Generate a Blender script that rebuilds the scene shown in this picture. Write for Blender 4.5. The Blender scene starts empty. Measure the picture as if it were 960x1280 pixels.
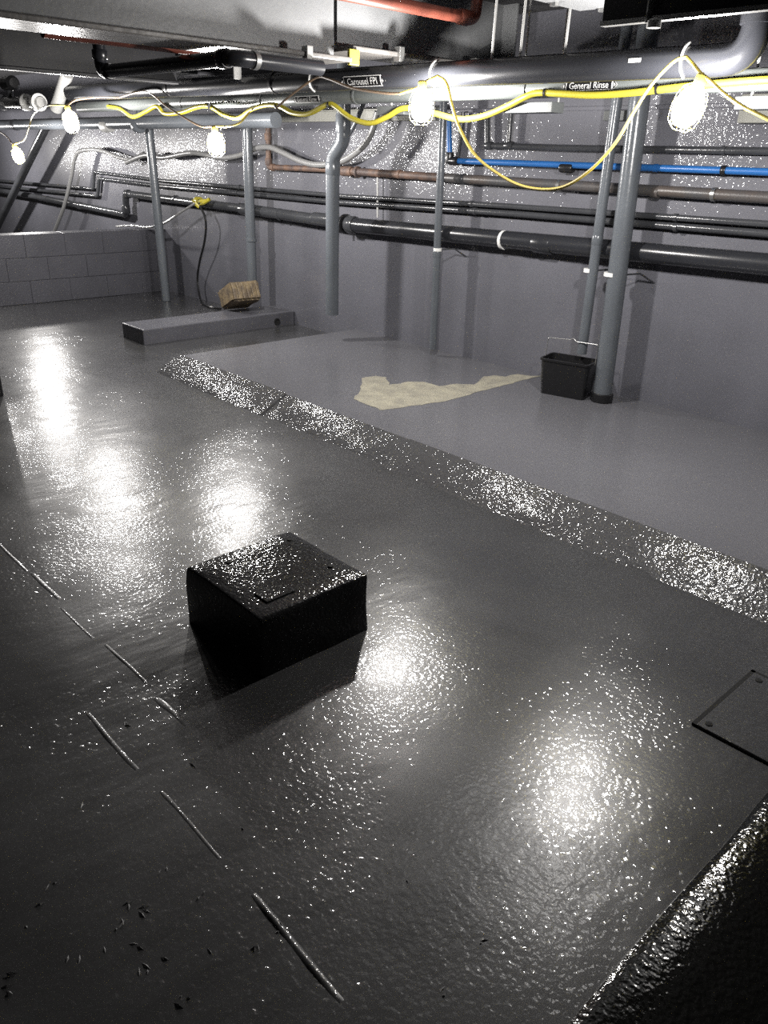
import bpy, bmesh, math, random
from mathutils import Vector, Matrix, noise

random.seed(7)
sc = bpy.context.scene
COL = sc.collection

# ------------------------------------------------------------------ camera
F_PX, PITCH, ROLL, YAW, CAM_H = 990.0, math.radians(24.23), math.radians(1.77), math.radians(46.3), 1.6
cp, sp = math.cos(PITCH), math.sin(PITCH)
FW = Vector((-math.sin(YAW) * cp, math.cos(YAW) * cp, -sp))
R0 = Vector((math.cos(YAW), math.sin(YAW), 0)); U0 = R0.cross(FW)
RT = R0 * math.cos(ROLL) + U0 * math.sin(ROLL)
UP = -R0 * math.sin(ROLL) + U0 * math.cos(ROLL)
CAM = Vector((0, 0, CAM_H))
cd = bpy.data.cameras.new('camera')
cd.sensor_fit = 'VERTICAL'; cd.sensor_height = 36.0
cd.lens = 36.0 * F_PX / 1280.0
cd.clip_start = 0.05
cam = bpy.data.objects.new('camera', cd); COL.objects.link(cam)
M3 = Matrix((RT, UP, -FW)).transposed()
cam.matrix_world = Matrix.Translation(CAM) @ M3.to_4x4()
sc.camera = cam

# ------------------------------------------------------------------ world, exposure
wd = bpy.data.worlds.new('world'); sc.world = wd; wd.use_nodes = True
wd.node_tree.nodes['Background'].inputs['Color'].default_value = (0.02, 0.02, 0.022, 1)
wd.node_tree.nodes['Background'].inputs['Strength'].default_value = 0.0
vs = sc.view_settings
vs.view_transform = 'Standard'; vs.look = 'None'; vs.gamma = 1.0; vs.use_curve_mapping = False
vs.exposure = 0.0
BULB_WATTS = 140.0          # radiant power of each bulb of the string
sc.cycles.max_bounces = 8; sc.cycles.diffuse_bounces = 4; sc.cycles.glossy_bounces = 4
sc.cycles.sample_clamp_indirect = 1.0
sc.cycles.caustics_reflective = False; sc.cycles.caustics_refractive = False
sc.cycles.use_denoising = False      # keeps the fine paint glitter

# survey helpers: a sight line of the photograph met with a real plane of the room
def ray(px, py):
    return RT * ((px - 480) / F_PX) - UP * ((py - 640) / F_PX) + FW
def W(px, py, y):                       # point on the plane Y = y
    d = ray(px, py); return CAM + d * (y / d.y)
def G(px, py, z=0.0):                   # point on the plane Z = z
    d = ray(px, py); return CAM + d * ((z - CAM_H) / d.z)
def XP(px, py, x):
    d = ray(px, py); return CAM + d * (x / d.x)

WALL_Y = 4.95
SLAB = 0.10

# ------------------------------------------------------------------ materials
def mat(name, col, rough=0.5, metal=0.0, bump=None, var=0.0, var_scale=4.0, rough_var=0.0, emit=None, spec=0.5, coat=0.0, col2=None, noise_rough_scale=3.0, coat_rough=0.05, coat_patch=0.0):
    """bump: list of (noise scale, distance, mask scale or None, stretch vector)"""
    m = bpy.data.materials.new(name); m.use_nodes = True
    nt = m.node_tree; N = nt.nodes; L = nt.links
    b = N['Principled BSDF']
    b.inputs['Base Color'].default_value = (*col, 1)
    b.inputs['Roughness'].default_value = rough
    b.inputs['Metallic'].default_value = metal
    b.inputs['Specular IOR Level'].default_value = spec
    b.inputs['Coat Weight'].default_value = coat; b.inputs['Coat Roughness'].default_value = coat_rough
    if emit:
        b.inputs['Emission Color'].default_value = (*emit[0], 1)
        b.inputs['Emission Strength'].default_value = emit[1]
    tc = N.new('ShaderNodeNewGeometry')
    def nz(scale, detail=2.0, stretch=None, rough_=0.5, dist=0.0):
        t = N.new('ShaderNodeTexNoise'); t.inputs['Scale'].default_value = scale
        t.inputs['Detail'].default_value = detail; t.inputs['Roughness'].default_value = rough_
        t.inputs['Distortion'].default_value = dist
        if stretch:
            mp = N.new('ShaderNodeMapping'); mp.inputs['Scale'].default_value = stretch[:3]
            if len(stretch) > 3: mp.inputs['Rotation'].default_value = (0, 0, stretch[3])
            L.new(tc.outputs['Position'], mp.inputs['Vector']); L.new(mp.outputs['Vector'], t.inputs['Vector'])
        else:
            L.new(tc.outputs['Position'], t.inputs['Vector'])
        return t.outputs['Fac']
    def ramp(src, a, c, lo=0.0, hi=1.0):
        r = N.new('ShaderNodeMapRange'); r.inputs['From Min'].default_value = a; r.inputs['From Max'].default_value = c
        r.inputs['To Min'].default_value = lo; r.inputs['To Max'].default_value = hi
        L.new(src, r.inputs['Value']); return r.outputs['Result']
    if var or col2:
        c2 = col2 or tuple(min(1, max(0, c * (1 - var))) for c in col)
        mx = N.new('ShaderNodeMix'); mx.data_type = 'RGBA'
        mx.inputs['A'].default_value = (*col, 1); mx.inputs['B'].default_value = (*c2, 1)
        L.new(ramp(nz(var_scale, 4.0), 0.38, 0.62), mx.inputs['Factor'])
        L.new(mx.outputs['Result'], b.inputs['Base Color'])
    if rough_var:
        L.new(ramp(nz(noise_rough_scale, 3.0, dist=0.6), 0.35, 0.65, rough, rough + rough_var), b.inputs['Roughness'])
    if coat_patch:                           # brushed, flatter patches between glossy ones
        L.new(ramp(nz(1.25, 2.5, dist=1.2), 0.50, 0.56, coat_rough, coat_patch), b.inputs['Coat Roughness'])
    prev = body = None
    for (s, d, mask, st) in (bump or []):
        if st == 'dots':                     # sparse raised specks: roller stipple and grit under the paint
            vt = N.new('ShaderNodeTexVoronoi'); vt.inputs['Scale'].default_value = s
            L.new(tc.outputs['Position'], vt.inputs['Vector'])
            h = ramp(vt.outputs['Distance'], 0.10, 0.42, 1.0, 0.0)
        else:
            h = nz(s, 1.5 if s > 20 else 3.0, st)
        bn = N.new('ShaderNodeBump'); bn.inputs['Distance'].default_value = d
        bn.inputs['Strength'].default_value = 1.0
        if mask and mask[0] == 'height':     # relief that changes with height up the wall (smooth-rolled low, rough render high)
            sx = N.new('ShaderNodeSeparateXYZ'); L.new(tc.outputs['Position'], sx.inputs[0])
            L.new(ramp(sx.outputs['Z'], mask[3], mask[4], mask[1], mask[2]), bn.inputs['Strength'])
        elif mask:
            mk = ramp(nz(mask[0], 2.0, mask[3] if len(mask) > 3 else None, dist=0.5), 0.42, 0.58, mask[1], mask[2])
            L.new(mk, bn.inputs['Strength'])
        L.new(h, bn.inputs['Height'])
        if prev is not None: L.new(prev, bn.inputs['Normal'])
        prev = bn.outputs['Normal']
        if s < 20: body = prev
    if prev is not None:
        if coat: L.new(prev, b.inputs['Coat Normal'])
        if not coat: L.new(prev, b.inputs['Normal'])
        elif body is not None: L.new(body, b.inputs['Normal'])
    return m

M = {}
M['floor'] = mat('floor_paint', (0.050, 0.050, 0.051), 0.29, var=0.25, var_scale=1.6, rough_var=0.08, spec=0.32, coat=1.0, coat_rough=0.05, coat_patch=0.12,
                 bump=[(1.2, 0.012, None, None), (7.0, 0.0060, (0.9, 0.0, 1.0), (1.0, 0.35, 1.0, 0.5)), (60.0, 0.0036, (1.1, 0.45, 1.0), None), (37.0, 0.0014, (1.7, 0.0, 0.9), 'dots')], noise_rough_scale=1.3)
M['slab'] = mat('slab_paint', (0.116, 0.116, 0.127), 0.21, var=0.06, var_scale=2.0,
                bump=[(70.0, 0.0006, None, None)])
M['ramp'] = mat('ramp_paint', (0.070, 0.070, 0.073), 0.07, bump=[(4.0, 0.014, None, None), (72.0, 0.0027, None, None), (44.0, 0.0012, None, 'dots')])
M['wall'] = mat('wall_paint', (0.121, 0.122, 0.141), 0.45, var=0.1, var_scale=2.5, coat=1.0, coat_rough=0.07, spec=0.3,
                bump=[(2.0, 0.008, None, None), (40.0, 0.0052, ('height', 0.22, 1.0, 0.9, 1.25), None), (30.0, 0.0016, (1.6, 0.2, 1.0), 'dots')])
M['shell'] = mat('unseen_dark_wall', (0.035, 0.035, 0.036), 0.7, var=0.3)  # unseen walls, darkened to cut bounce light on the near floor
M['lowwall'] = mat('block_paint', (0.078, 0.078, 0.090), 0.30, var=0.12, bump=[(60.0, 0.002, None, None)])
M['plinth'] = mat('plinth_paint', (0.095, 0.095, 0.108), 0.3, bump=[(50.0, 0.0012, None, None)], var=0.12)
M['pad'] = mat('black_pad_paint', (0.022, 0.022, 0.023), 0.09, bump=[(20.0, 0.0015, None, None), (75.0, 0.0026, None, None)], var=0.3)
M['ledge'] = mat('black_ledge_paint', (0.006, 0.006, 0.0055), 0.10, spec=0.3, bump=[(18.0, 0.002, None, None), (80.0, 0.0015, None, None)])
M['ceiling'] = mat('ceiling_soot', (0.035, 0.035, 0.038), 0.7, var=0.3, bump=[(12, 0.01, None, None)])  # sooty grey, darkened further to cut bounce light
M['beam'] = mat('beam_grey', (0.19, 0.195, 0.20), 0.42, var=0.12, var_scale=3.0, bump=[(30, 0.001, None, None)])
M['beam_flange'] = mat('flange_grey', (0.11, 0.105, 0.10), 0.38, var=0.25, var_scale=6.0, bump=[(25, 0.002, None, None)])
M['beam_dark'] = mat('beam_dark', (0.012, 0.012, 0.014), 0.5, spec=0.3, var=0.3)  # near-black steel; on the rear ceiling beams the colour holds their shadow
M['pipe'] = mat('pipe_grey_paint', (0.105, 0.115, 0.128), 0.22, var=0.12, bump=[(40, 0.0008, None, None)])
M['pipe_dark'] = mat('pipe_dark_paint', (0.048, 0.050, 0.055), 0.22, var=0.2, bump=[(40, 0.001, None, None)])
M['pipe_big'] = mat('pipe_black_plastic', (0.022, 0.023, 0.027), 0.26, var=0.1)
M['pipe_pale'] = mat('pipe_pale_grey', (0.115, 0.125, 0.122), 0.3, var=0.1)
M['pipe_white'] = mat('pipe_white', (0.45, 0.45, 0.44), 0.35)
M['blue'] = mat('pipe_blue', (0.022, 0.12, 0.36), 0.35, var=0.15)
M['rust'] = mat('pipe_rust', (0.14, 0.085, 0.06), 0.6, var=0.5, var_scale=12, col2=(0.07, 0.05, 0.045), bump=[(60, 0.002, None, None)])
M['rustspot'] = mat('pipe_rust_spots', (0.06, 0.06, 0.062), 0.4, var_scale=5, col2=(0.075, 0.062, 0.055), bump=[(60, 0.001, None, None)])
M['redpipe'] = mat('pipe_red', (0.15, 0.040, 0.025), 0.45, var=0.3, var_scale=7)
M['yellow'] = mat('hose_yellow', (0.36, 0.31, 0.03), 0.35)
M['cord_y'] = mat('cord_yellow', (0.48, 0.37, 0.06), 0.45)
M['cord_b'] = mat('cord_brown', (0.16, 0.11, 0.07), 0.5)
M['cable'] = mat('cable_grey', (0.20, 0.20, 0.20), 0.3)
M['black'] = mat('black_plastic', (0.012, 0.012, 0.013), 0.3)
M['hole'] = mat('black_hole', (0.004, 0.004, 0.004), 0.9)  # near-black fill stands for the unlit inside of holes and open ends
M['metal'] = mat('zinc_metal', (0.40, 0.40, 0.39), 0.35, metal=0.9)
M['strut'] = mat('strut_grey', (0.08, 0.085, 0.085), 0.4)
M['white'] = mat('white_plastic', (0.70, 0.70, 0.68), 0.4)
M['cream'] = mat('cream_paint', (0.25, 0.25, 0.225), 0.5, var=0.1)
M['brown'] = mat('brown_block', (0.20, 0.15, 0.085), 0.55, var_scale=14, col2=(0.10, 0.075, 0.05), bump=[(50, 0.003, None, None)])
M['bare'] = mat('bare_screed', (0.33, 0.31, 0.24), 0.45, var_scale=9, col2=(0.25, 0.235, 0.19), bump=[(40, 0.001, None, None)])
M['fleck'] = mat('dried_paint_fleck', (0.30, 0.30, 0.30), 0.2)
def bulb_mat():
    m = bpy.data.materials.new('bulb_glass'); m.use_nodes = True; nt = m.node_tree; nt.nodes.clear()
    o = nt.nodes.new('ShaderNodeOutputMaterial'); ad = nt.nodes.new('ShaderNodeAddShader')
    e = nt.nodes.new('ShaderNodeEmission'); e.inputs['Color'].default_value = (1.0, 0.965, 0.93, 1); e.inputs['Strength'].default_value = 2.5
    t = nt.nodes.new('ShaderNodeBsdfTransparent')
    nt.links.new(e.outputs[0], ad.inputs[0]); nt.links.new(t.outputs[0], ad.inputs[1]); nt.links.new(ad.outputs[0], o.inputs['Surface'])
    m.cycles.emission_sampling = 'NONE'
    return m
M['bulb'] = bulb_mat()
M['label_black'] = mat('label_black', (0.008, 0.008, 0.009), 0.8, spec=0.05)
M['label_white'] = mat('label_white', (0.55, 0.55, 0.54), 0.8, spec=0.1)

# ------------------------------------------------------------------ mesh helpers
class MB:
    def __init__(s): s.v = []; s.f = []
    def add(s, vs_, fs):
        o = len(s.v); s.v += [Vector(v) for v in vs_]; s.f += [tuple(i + o for i in f) for f in fs]; return s
    def box(s, a, b, mtx=None):
        (x0, y0, z0), (x1, y1, z1) = a, b
        vv = [Vector(p) for p in ((x0,y0,z0),(x1,y0,z0),(x1,y1,z0),(x0,y1,z0),(x0,y0,z1),(x1,y0,z1),(x1,y1,z1),(x0,y1,z1))]
        if mtx is not None: vv = [mtx @ p for p in vv]
        return s.add(vv, [(0,3,2,1),(4,5,6,7),(0,1,5,4),(1,2,6,5),(2,3,7,6),(3,0,4,7)])
    def prism(s, poly, axis, a, b):
        """poly of 2D points extruded along axis 0/1/2 from a to b"""
        def P(u, w, t):
            return (t, u, w) if axis == 0 else (u, t, w) if axis == 1 else (u, w, t)
        n = len(poly)
        return s.add([P(u, w, a) for u, w in poly] + [P(u, w, b) for u, w in poly],
                     [tuple(range(n - 1, -1, -1)), tuple(range(n, 2 * n))] + [(i, (i + 1) % n, n + (i + 1) % n, n + i) for i in range(n)])
    def tube(s, pts, r, seg=12, cap=True, inner=None):
        pts = [Vector(p) for p in pts]; n = len(pts)
        rs = r if isinstance(r, (list, tuple)) else [r] * n
        T = []
        for i in range(n):
            t = pts[min(i + 1, n - 1)] - pts[max(i - 1, 0)]; T.append(t.normalized())
        a = Vector((0, 0, 1)) if abs(T[0].z) < 0.9 else Vector((1, 0, 0))
        u = T[0].cross(a).normalized(); rings = []
        for i in range(n):
            u = (u - T[i] * u.dot(T[i])).normalized(); w = T[i].cross(u)
            rings.append([pts[i] + (u * math.cos(2 * math.pi * k / seg) + w * math.sin(2 * math.pi * k / seg)) * rs[i] for k in range(seg)])
        vv = [p for g in rings for p in g]; fs = []
        for i in range(n - 1):
            for k in range(seg):
                fs.append((i * seg + k, i * seg + (k + 1) % seg, (i + 1) * seg + (k + 1) % seg, (i + 1) * seg + k))
        if cap:
            fs.append(tuple(range(seg - 1, -1, -1))); fs.append(tuple((n - 1) * seg + k for k in range(seg)))
        return s.add(vv, fs)
    def lathe(s, prof, mtx, seg=20):
        """prof: (r, z) list round local Z"""
        vv = []; fs = []
        for r, z in prof:
            for k in range(seg):
                a = 2 * math.pi * k / seg
                vv.append(mtx @ Vector((max(r, 1e-5) * math.cos(a), max(r, 1e-5) * math.sin(a), z)))
        for i in range(len(prof) - 1):
            for k in range(seg):
                fs.append((i * seg + k, i * seg + (k + 1) % seg, (i + 1) * seg + (k + 1) % seg, (i + 1) * seg + k))
        fs.append(tuple(range(seg - 1, -1, -1))); fs.append(tuple((len(prof) - 1) * seg + k for k in range(seg)))
        return s.add(vv, fs)
    def build(s, name, m, parent=None, smooth=True, bevel=0.0, origin=None, bseg=2):
        me = bpy.data.meshes.new(name)
        o = origin
        if o is None:
            if parent is not None: o = Vector((0, 0, 0))
            else:
                lo = [min(v[i] for v in s.v) for i in range(3)]; hi = [max(v[i] for v in s.v) for i in range(3)]
                o = Vector(((lo[0] + hi[0]) / 2, (lo[1] + hi[1]) / 2, lo[2]))
        if parent is not None:
            pw = WPOS[parent.name]; off = pw
        else: off = Vector(o)
        me.from_pydata([tuple(v - off) for v in s.v], [], s.f); me.update()
        bm = bmesh.new(); bm.from_mesh(me)
        bmesh.ops.recalc_face_normals(bm, faces=bm.faces); bm.to_mesh(me); bm.free()
        ob = bpy.data.objects.new(name, me); COL.objects.link(ob)
        me.materials.append(M[m] if isinstance(m, str) else m)
        if parent is not None:
            ob.parent = parent; WPOS[ob.name] = pw
        else:
            ob.location = off; WPOS[ob.name] = off
        if smooth:
            for p in me.polygons: p.use_smooth = True
            try: me.set_sharp_from_angle(angle=math.radians(38))
            except Exception: pass
        if bevel:
            md = ob.modifiers.new('bevel', 'BEVEL'); md.width = bevel; md.segments = bseg; md.limit_method = 'ANGLE'
        return ob

WPOS = {}
def empty(name, loc):
    o = bpy.data.objects.new(name, None); COL.objects.link(o); o.location = loc; o.empty_display_size = 0.1
    WPOS[o.name] = Vector(loc); return o
def tag(o, label, cat, group=None):
    o['label'] = label; o['category'] = cat
    if group: o['group'] = group
    return o
def struct(o, label=None):
    o['kind'] = 'structure'
    if label: o['label'] = label
    return o

def fillet(pts, rad, n=6):
    pts = [Vector(p) for p in pts]; out = [pts[0]]
    for i in range(1, len(pts) - 1):
        a, b, c = pts[i - 1], pts[i], pts[i + 1]
        d1 = (a - b); d2 = (c - b); r = min(rad, d1.length * 0.48, d2.length * 0.48)
        p0 = b + d1.normalized() * r; p2 = b + d2.normalized() * r
        for k in range(n + 1):
            t = k / n; out.append(p0 * (1 - t) ** 2 + b * 2 * t * (1 - t) + p2 * t * t)
    out.append(pts[-1]); return out
def spline(pts, n=8):
    pts = [Vector(p) for p in pts]
    P = [pts[0] * 2 - pts[1]] + pts + [pts[-1] * 2 - pts[-2]]; out = []
    for i in range(1, len(P) - 2):
        for k in range(n):
            t = k / n; a, b, c, d = P[i - 1], P[i], P[i + 1], P[i + 2]
            out.append(0.5 * ((2 * b) + (c - a) * t + (2 * a - 5 * b + 4 * c - d) * t * t + (3 * b - a - 3 * c + d) * t ** 3))
    out.append(pts[-1]); return out

# ================================================================== STRUCTURE
XL, XR, YF, ZC = -18.0, 2.6, -2.2, 2.5
TIPX = -5.66
# floor: gently uneven grid
mb = MB(); nx, ny = 170, 60
def fz(x, y):
    d = min(1.0, abs(y - 2.9) / 0.4)
    return (0.006 * noise.noise(Vector((x * 0.9, y * 0.9, 3.1))) + 0.0025 * noise.noise(Vector((x * 3.1, y * 3.1, 8.3)))) * d - 0.002
gv = [(XL + (XR - XL) * i / nx, YF + (WALL_Y - YF) * j / ny) for j in range(ny + 1) for i in range(nx + 1)]
mb.add([(x, y, fz(x, y)) for x, y in gv],
       [(j * (nx + 1) + i, j * (nx + 1) + i + 1, (j + 1) * (nx + 1) + i + 1, (j + 1) * (nx + 1) + i) for j in range(ny) for i in range(nx)])
mb.box((XL, YF, -0.25), (XR, WALL_Y, -0.2))
floor = struct(mb.build('floor', 'floor', origin=Vector((0, 0, 0))), 'glossy dark grey painted concrete floor')

# raised slab behind the ramped kerb
mb = MB().box((TIPX, 3.10, -0.05), (XR, WALL_Y, SLAB))
slab = mb.build('raised_slab', 'slab', floor, smooth=False)
slab['label'] = 'raised grey painted floor slab along the back wall'
# ramped kerb face, lumpy, in separate laid lengths
cuts = [TIPX, -4.25, -3.05, XR]
for k in range(len(cuts) - 1):
    x0, x1 = cuts[k] - (0.004 if k else 0), cuts[k + 1]
    n = int((x1 - x0) / 0.035); m_ = 8; vv = []; fs = []
    dy = (0.0, 0.014, -0.008)[k]; dz = (0.008, 0.0, 0.004)[k]
    for i in range(n + 1):
        x = x0 + (x1 - x0) * i / n
        for j in range(m_ + 1):
            t = j / m_
            y = 2.885 + dy * (1 - t) + 0.225 * t; z = -0.004 + (SLAB + 0.008 + dz) * t + 0.003 * math.sin(math.pi * t)
            q = noise.noise(Vector((x * 7, y * 9, k * 5.0))); q2 = noise.noise(Vector((x * 2.1, y * 3, 9 + k)))
            z += 0.005 * q * math.sin(math.pi * min(1, t * 1.05)) + 0.006 * q2 * math.sin(math.pi * t)
            y += (0.010 * noise.noise(Vector((x * 5, 1.5, k))) if j == 0 else 0)
            vv.append((x, y, z))
    base = len(vv)
    for i in range(n):
        for j in range(m_):
            a = i * (m_ + 1) + j; fs.append((a, a + m_ + 1, a + m_ + 2, a + 1))
    # end cheeks and underside
    for i in (0, n):
        c = len(vv); vv.append((x0 if i == 0 else x1, 3.112, -0.02))
        row = [i * (m_ + 1) + j for j in range(m_ + 1)]
        fs.append(tuple(row + [c]))
    MB().add(vv, fs).build('kerb_ramp', 'ramp', floor)

# bare screed patch showing on the slab
outline = [(452,473),(470,470),(483,472),(485,481),(500,480),(512,477),(530,478),(548,483),(570,480),(592,481),(606,471),(618,469),(632,471),(648,468),(664,470),(678,470),(660,474),(640,479),(620,484),(598,490),(575,497),(552,502),(528,506),(505,509),(478,513),(462,507),(441,499),(449,492),(452,484)]
def sheet(name, pts, z, m, parent, th=0.002):
    P = [G(a, b, z) for a, b in pts]
    v2 = []
    for i in range(len(P)):                       # extra points, a little ragged
        a, b = P[i], P[(i + 1) % len(P)]
        for k in range(4):
            p = a.lerp(b, k / 4); v2.append(Vector((p.x + 0.02 * noise.noise(p * 14), p.y + 0.02 * noise.noise(p * 14 + Vector((5, 0, 0))), z)))
    n = len(v2); vv = [p + Vector((0, 0, th)) for p in v2] + [p - Vector((0, 0, 0.004)) for p in v2]
    return MB().add(vv, [tuple(range(n)), tuple(range(2 * n - 1, n - 1, -1))] + [(i, (i + 1) % n, n + (i + 1) % n, n + i) for i in range(n)]).build(name, m, parent, smooth=False)
p = sheet('bare_patch', outline, SLAB, 'bare', slab); p['label'] = 'unpainted beige screed patch'

# walls
mb = MB().box((XL, WALL_Y, -0.1), (XR, WALL_Y + 0.25, ZC))
struct(mb.build('wall_back', 'wall', smooth=False), 'grey painted rough rendered back wall')
struct(MB().box((XL - 0.2, YF, -0.1), (XL, WALL_Y + 0.25, ZC)).build('wall_end', 'shell', smooth=False), 'dark far end wall')
struct(MB().box((XR, YF, -0.1), (XR + 0.2, WALL_Y + 0.25, ZC)).build('wall_right', 'shell', smooth=False), 'dark right wall')
struct(MB().box((XL - 0.2, YF - 0.2, -0.1), (XR + 0.2, YF, ZC)).build('wall_front', 'shell', smooth=False), 'dark wall behind the viewer')
struct(MB().box((XL - 0.2, YF - 0.2, ZC), (XR + 0.2, WALL_Y + 0.25, ZC + 0.15)).build('ceiling', 'ceiling', smooth=False), 'dark sooty basement ceiling')

# low block wall on the left
LX = -9.14; LT = 0.725
lw = struct(MB().box((LX - 0.22, 0.2, -0.05), (LX - 0.006, WALL_Y - 0.005, LT - 0.012)).build('wall_left', 'lowwall', smooth=False), 'low painted block wall at the left')
ch = LT / 3
for c in range(3):
    y = 0.2 - (0.22 if c % 2 else 0)
    while y < WALL_Y - 0.02:
        a, b = max(y, 0.2) + 0.0015, min(y + 0.44, WALL_Y - 0.004) - 0.0015
        if b - a > 0.05:
            j = random.uniform(-0.003, 0.003)
            MB().box((LX - 0.23, a, c * ch + 0.002), (LX + 0.004 + j, b, (c + 1) * ch - 0.003)).build('block', 'lowwall', lw, smooth=False, bevel=0.0025)
        y += 0.44

# column just inside the left edge of view
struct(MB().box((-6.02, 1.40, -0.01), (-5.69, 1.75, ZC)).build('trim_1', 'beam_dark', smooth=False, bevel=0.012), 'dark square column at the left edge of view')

# black ledge beside the viewer
LZ = 0.30
mb = MB(); n = 60; prof = [(0.0, -0.02), (0.0, LZ - 0.03), (0.008, LZ - 0.01), (0.03, LZ), (0.12, LZ + 0.002), (0.5, LZ), (1.2, LZ), (2.95, LZ)]
vv = []; fs = []
for i in range(n + 1):
    y = YF + 0.01 + (3.3 - YF) * i / n
    for (dx, z) in prof:
        k = noise.noise(Vector((y * 4, dx * 3, 2.0)))
        vv.append((-0.40 + dx + (0.008 * k if dx < 0.1 else 0), y, z + (0.004 * k if z > 0.2 else 0)))
P_ = len(prof)
for i in range(n):
    for j in range(P_ - 1):
        a = i * P_ + j; fs.append((a, a + P_, a + P_ + 1, a + 1))
for i in (0, n):
    c = len(vv); vv.append((XR - 0.05, YF + 0.01 + (3.3 - YF) * i / n, -0.02)); fs.append(tuple([i * P_ + j for j in range(P_)] + [c]))
struct(MB().add(vv, fs).build('trim_2', 'ledge'), 'black tar-coated raised ledge at lower right')

# floor seams and surface marks (parts of the floor)
def ridge(x0, x1, y, w, h, seed):
    n = int((x1 - x0) / 0.02); vv = []; fs = []
    for i in range(n + 1):
        x = x0 + (x1 - x0) * i / n
        e = math.sin(math.pi * i / n) ** 0.4 if 0 < i < n else 0.05
        yy = y + 0.012 * noise.noise(Vector((x * 3, seed, 0))); hh = h * e * (0.25 + 1.4 * abs(noise.noise(Vector((x * 6, seed, 4)))))
        ww = w * (0.7 + 0.6 * noise.noise(Vector((x * 8, seed, 7))) ** 2)
        zf = fz(x, yy)
        for (dy, z) in ((-ww, -0.004), (-ww * 0.4, hh * 0.8), (0, hh), (ww * 0.5, hh * 0.45), (ww, -0.004)): vv.append((x, yy + dy, zf + z))
    for i in range(n):
        for j in range(4):
            a = i * 5 + j; fs.append((a, a + 5, a + 6, a + 1))
    return MB().add(vv, fs).build('seam_ridge', 'floor', floor)
xa = -5.3; k = 0; rr_ = random.Random(11)
while xa < -1.85:
    xb = min(-1.76, xa + rr_.uniform(0.18, 0.5)); ridge(xa, xb, 0.912 + rr_.uniform(-0.012, 0.012), rr_.uniform(0.012, 0.026), rr_.uniform(0.0010, 0.0026), 1.0 + k * 3)
    xa = xb + rr_.uniform(-0.03, 0.10); k += 1
ridge(-2.05, -1.72, 0.712, 0.02, 0.004, 2.0)
ridge(-1.16, -0.82, 0.712, 0.02, 0.007, 3.0)
ridge(-1.6, -1.3, 0.715, 0.014, 0.003, 4.0)
# floor hatch at right
hx0, hy0, hx1, hy1 = -0.77, 2.10, -0.35, 2.53
hroot = empty('floor_hatch', (hx0 + 0.2, hy0 + 0.2, 0)); tag(hroot, 'square hatch plate let into the floor at right edge', 'hatch')
mb = MB()
mb.box((hx0, hy0, -0.01), (hx0 + 0.014, hy1, 0.006)).box((hx0, hy1 - 0.014, -0.01), (hx1, hy1, 0.006))
mb.box((hx1 - 0.014, hy0, -0.01), (hx1, hy1, 0.006))
mb.build('gap', 'hole', hroot, smooth=False)
MB().box((hx0 + 0.014, hy0, -0.01), (hx1 - 0.014, hy1 - 0.014, 0.008)).build('cover_plate', 'floor', hroot, smooth=False, bevel=0.003)
MB().lathe([(0.012, 0.0), (0.012, 0.004), (0.009, 0.005)], Matrix.Translation((hx0 + 0.045, hy1 - 0.05, 0.006)), 12).build('lifting_hole', 'hole', hroot)
MB().lathe([(0.012, 0.0), (0.012, 0.004), (0.009, 0.005)], Matrix.Translation((hx0 + 0.04, hy0 + 0.03, 0.006)), 12).build('lifting_hole', 'hole', hroot)

# ================================================================== FLOOR OBJECTS
# machine pad
px0, px1, py0, py1, pz = -2.31, -1.84, 1.222, 1.69, 0.23
pad = empty('machine_pad', ((px0 + px1) / 2, (py0 + py1) / 2, 0)); tag(pad, 'square black-painted concrete pad standing alone on the glossy floor', 'concrete pad')
bm = bmesh.new(); bmesh.ops.create_cube(bm, size=1)
for v in bm.verts:
    s_ = 1.0 if v.co.z > 0 else 1.02
    v.co = Vector(((px0 + px1) / 2 + v.co.x * (px1 - px0) * s_, (py0 + py1) / 2 + v.co.y * (py1 - py0) * s_, -0.005 if v.co.z < 0 else pz))
bmesh.ops.bevel(bm, geom=[e for e in bm.edges if max(v.co.z for v in e.verts) > 0.1 or abs(e.verts[0].co.z - e.verts[1].co.z) > 0.1], offset=0.014, segments=3, affect='EDGES', profile=0.5)
bmesh.ops.triangulate(bm, faces=bm.faces[:])
bmesh.ops.subdivide_edges(bm, edges=[e for e in bm.edges if e.calc_length() > 0.05], cuts=5, use_grid_fill=True)
for v in bm.verts:
    v.co += Vector((noise.noise(v.co * 9), noise.noise(v.co * 9 + Vector((7, 0, 0))), noise.noise(v.co * 9 + Vector((0, 7, 0))) * (1 if v.co.z > 0.1 else 0))) * 0.006
mb = MB(); bm.verts.index_update(); mb.add([v.co for v in bm.verts], [tuple(v.index for v in f.verts) for f in bm.faces]); bm.free()
mb.build('body', 'pad', pad)
for (a, b) in ((362, 675), (285, 703), (413, 708), (332, 739)):
    q = G(a, b, pz); MB().lathe([(0.011, -0.01), (0.011, 0.002), (0.009, 0.004)], Matrix.Translation((q.x, q.y, pz)), 10).build('bolt_stub', 'hole', pad)
q = G(333, 747, pz); MB().box((q.x - 0.045, q.y - 0.02, pz - 0.004), (q.x + 0.03, q.y + 0.10, pz + 0.005)).build('shim_plate', 'pad', pad, smooth=False, bevel=0.003)

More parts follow.
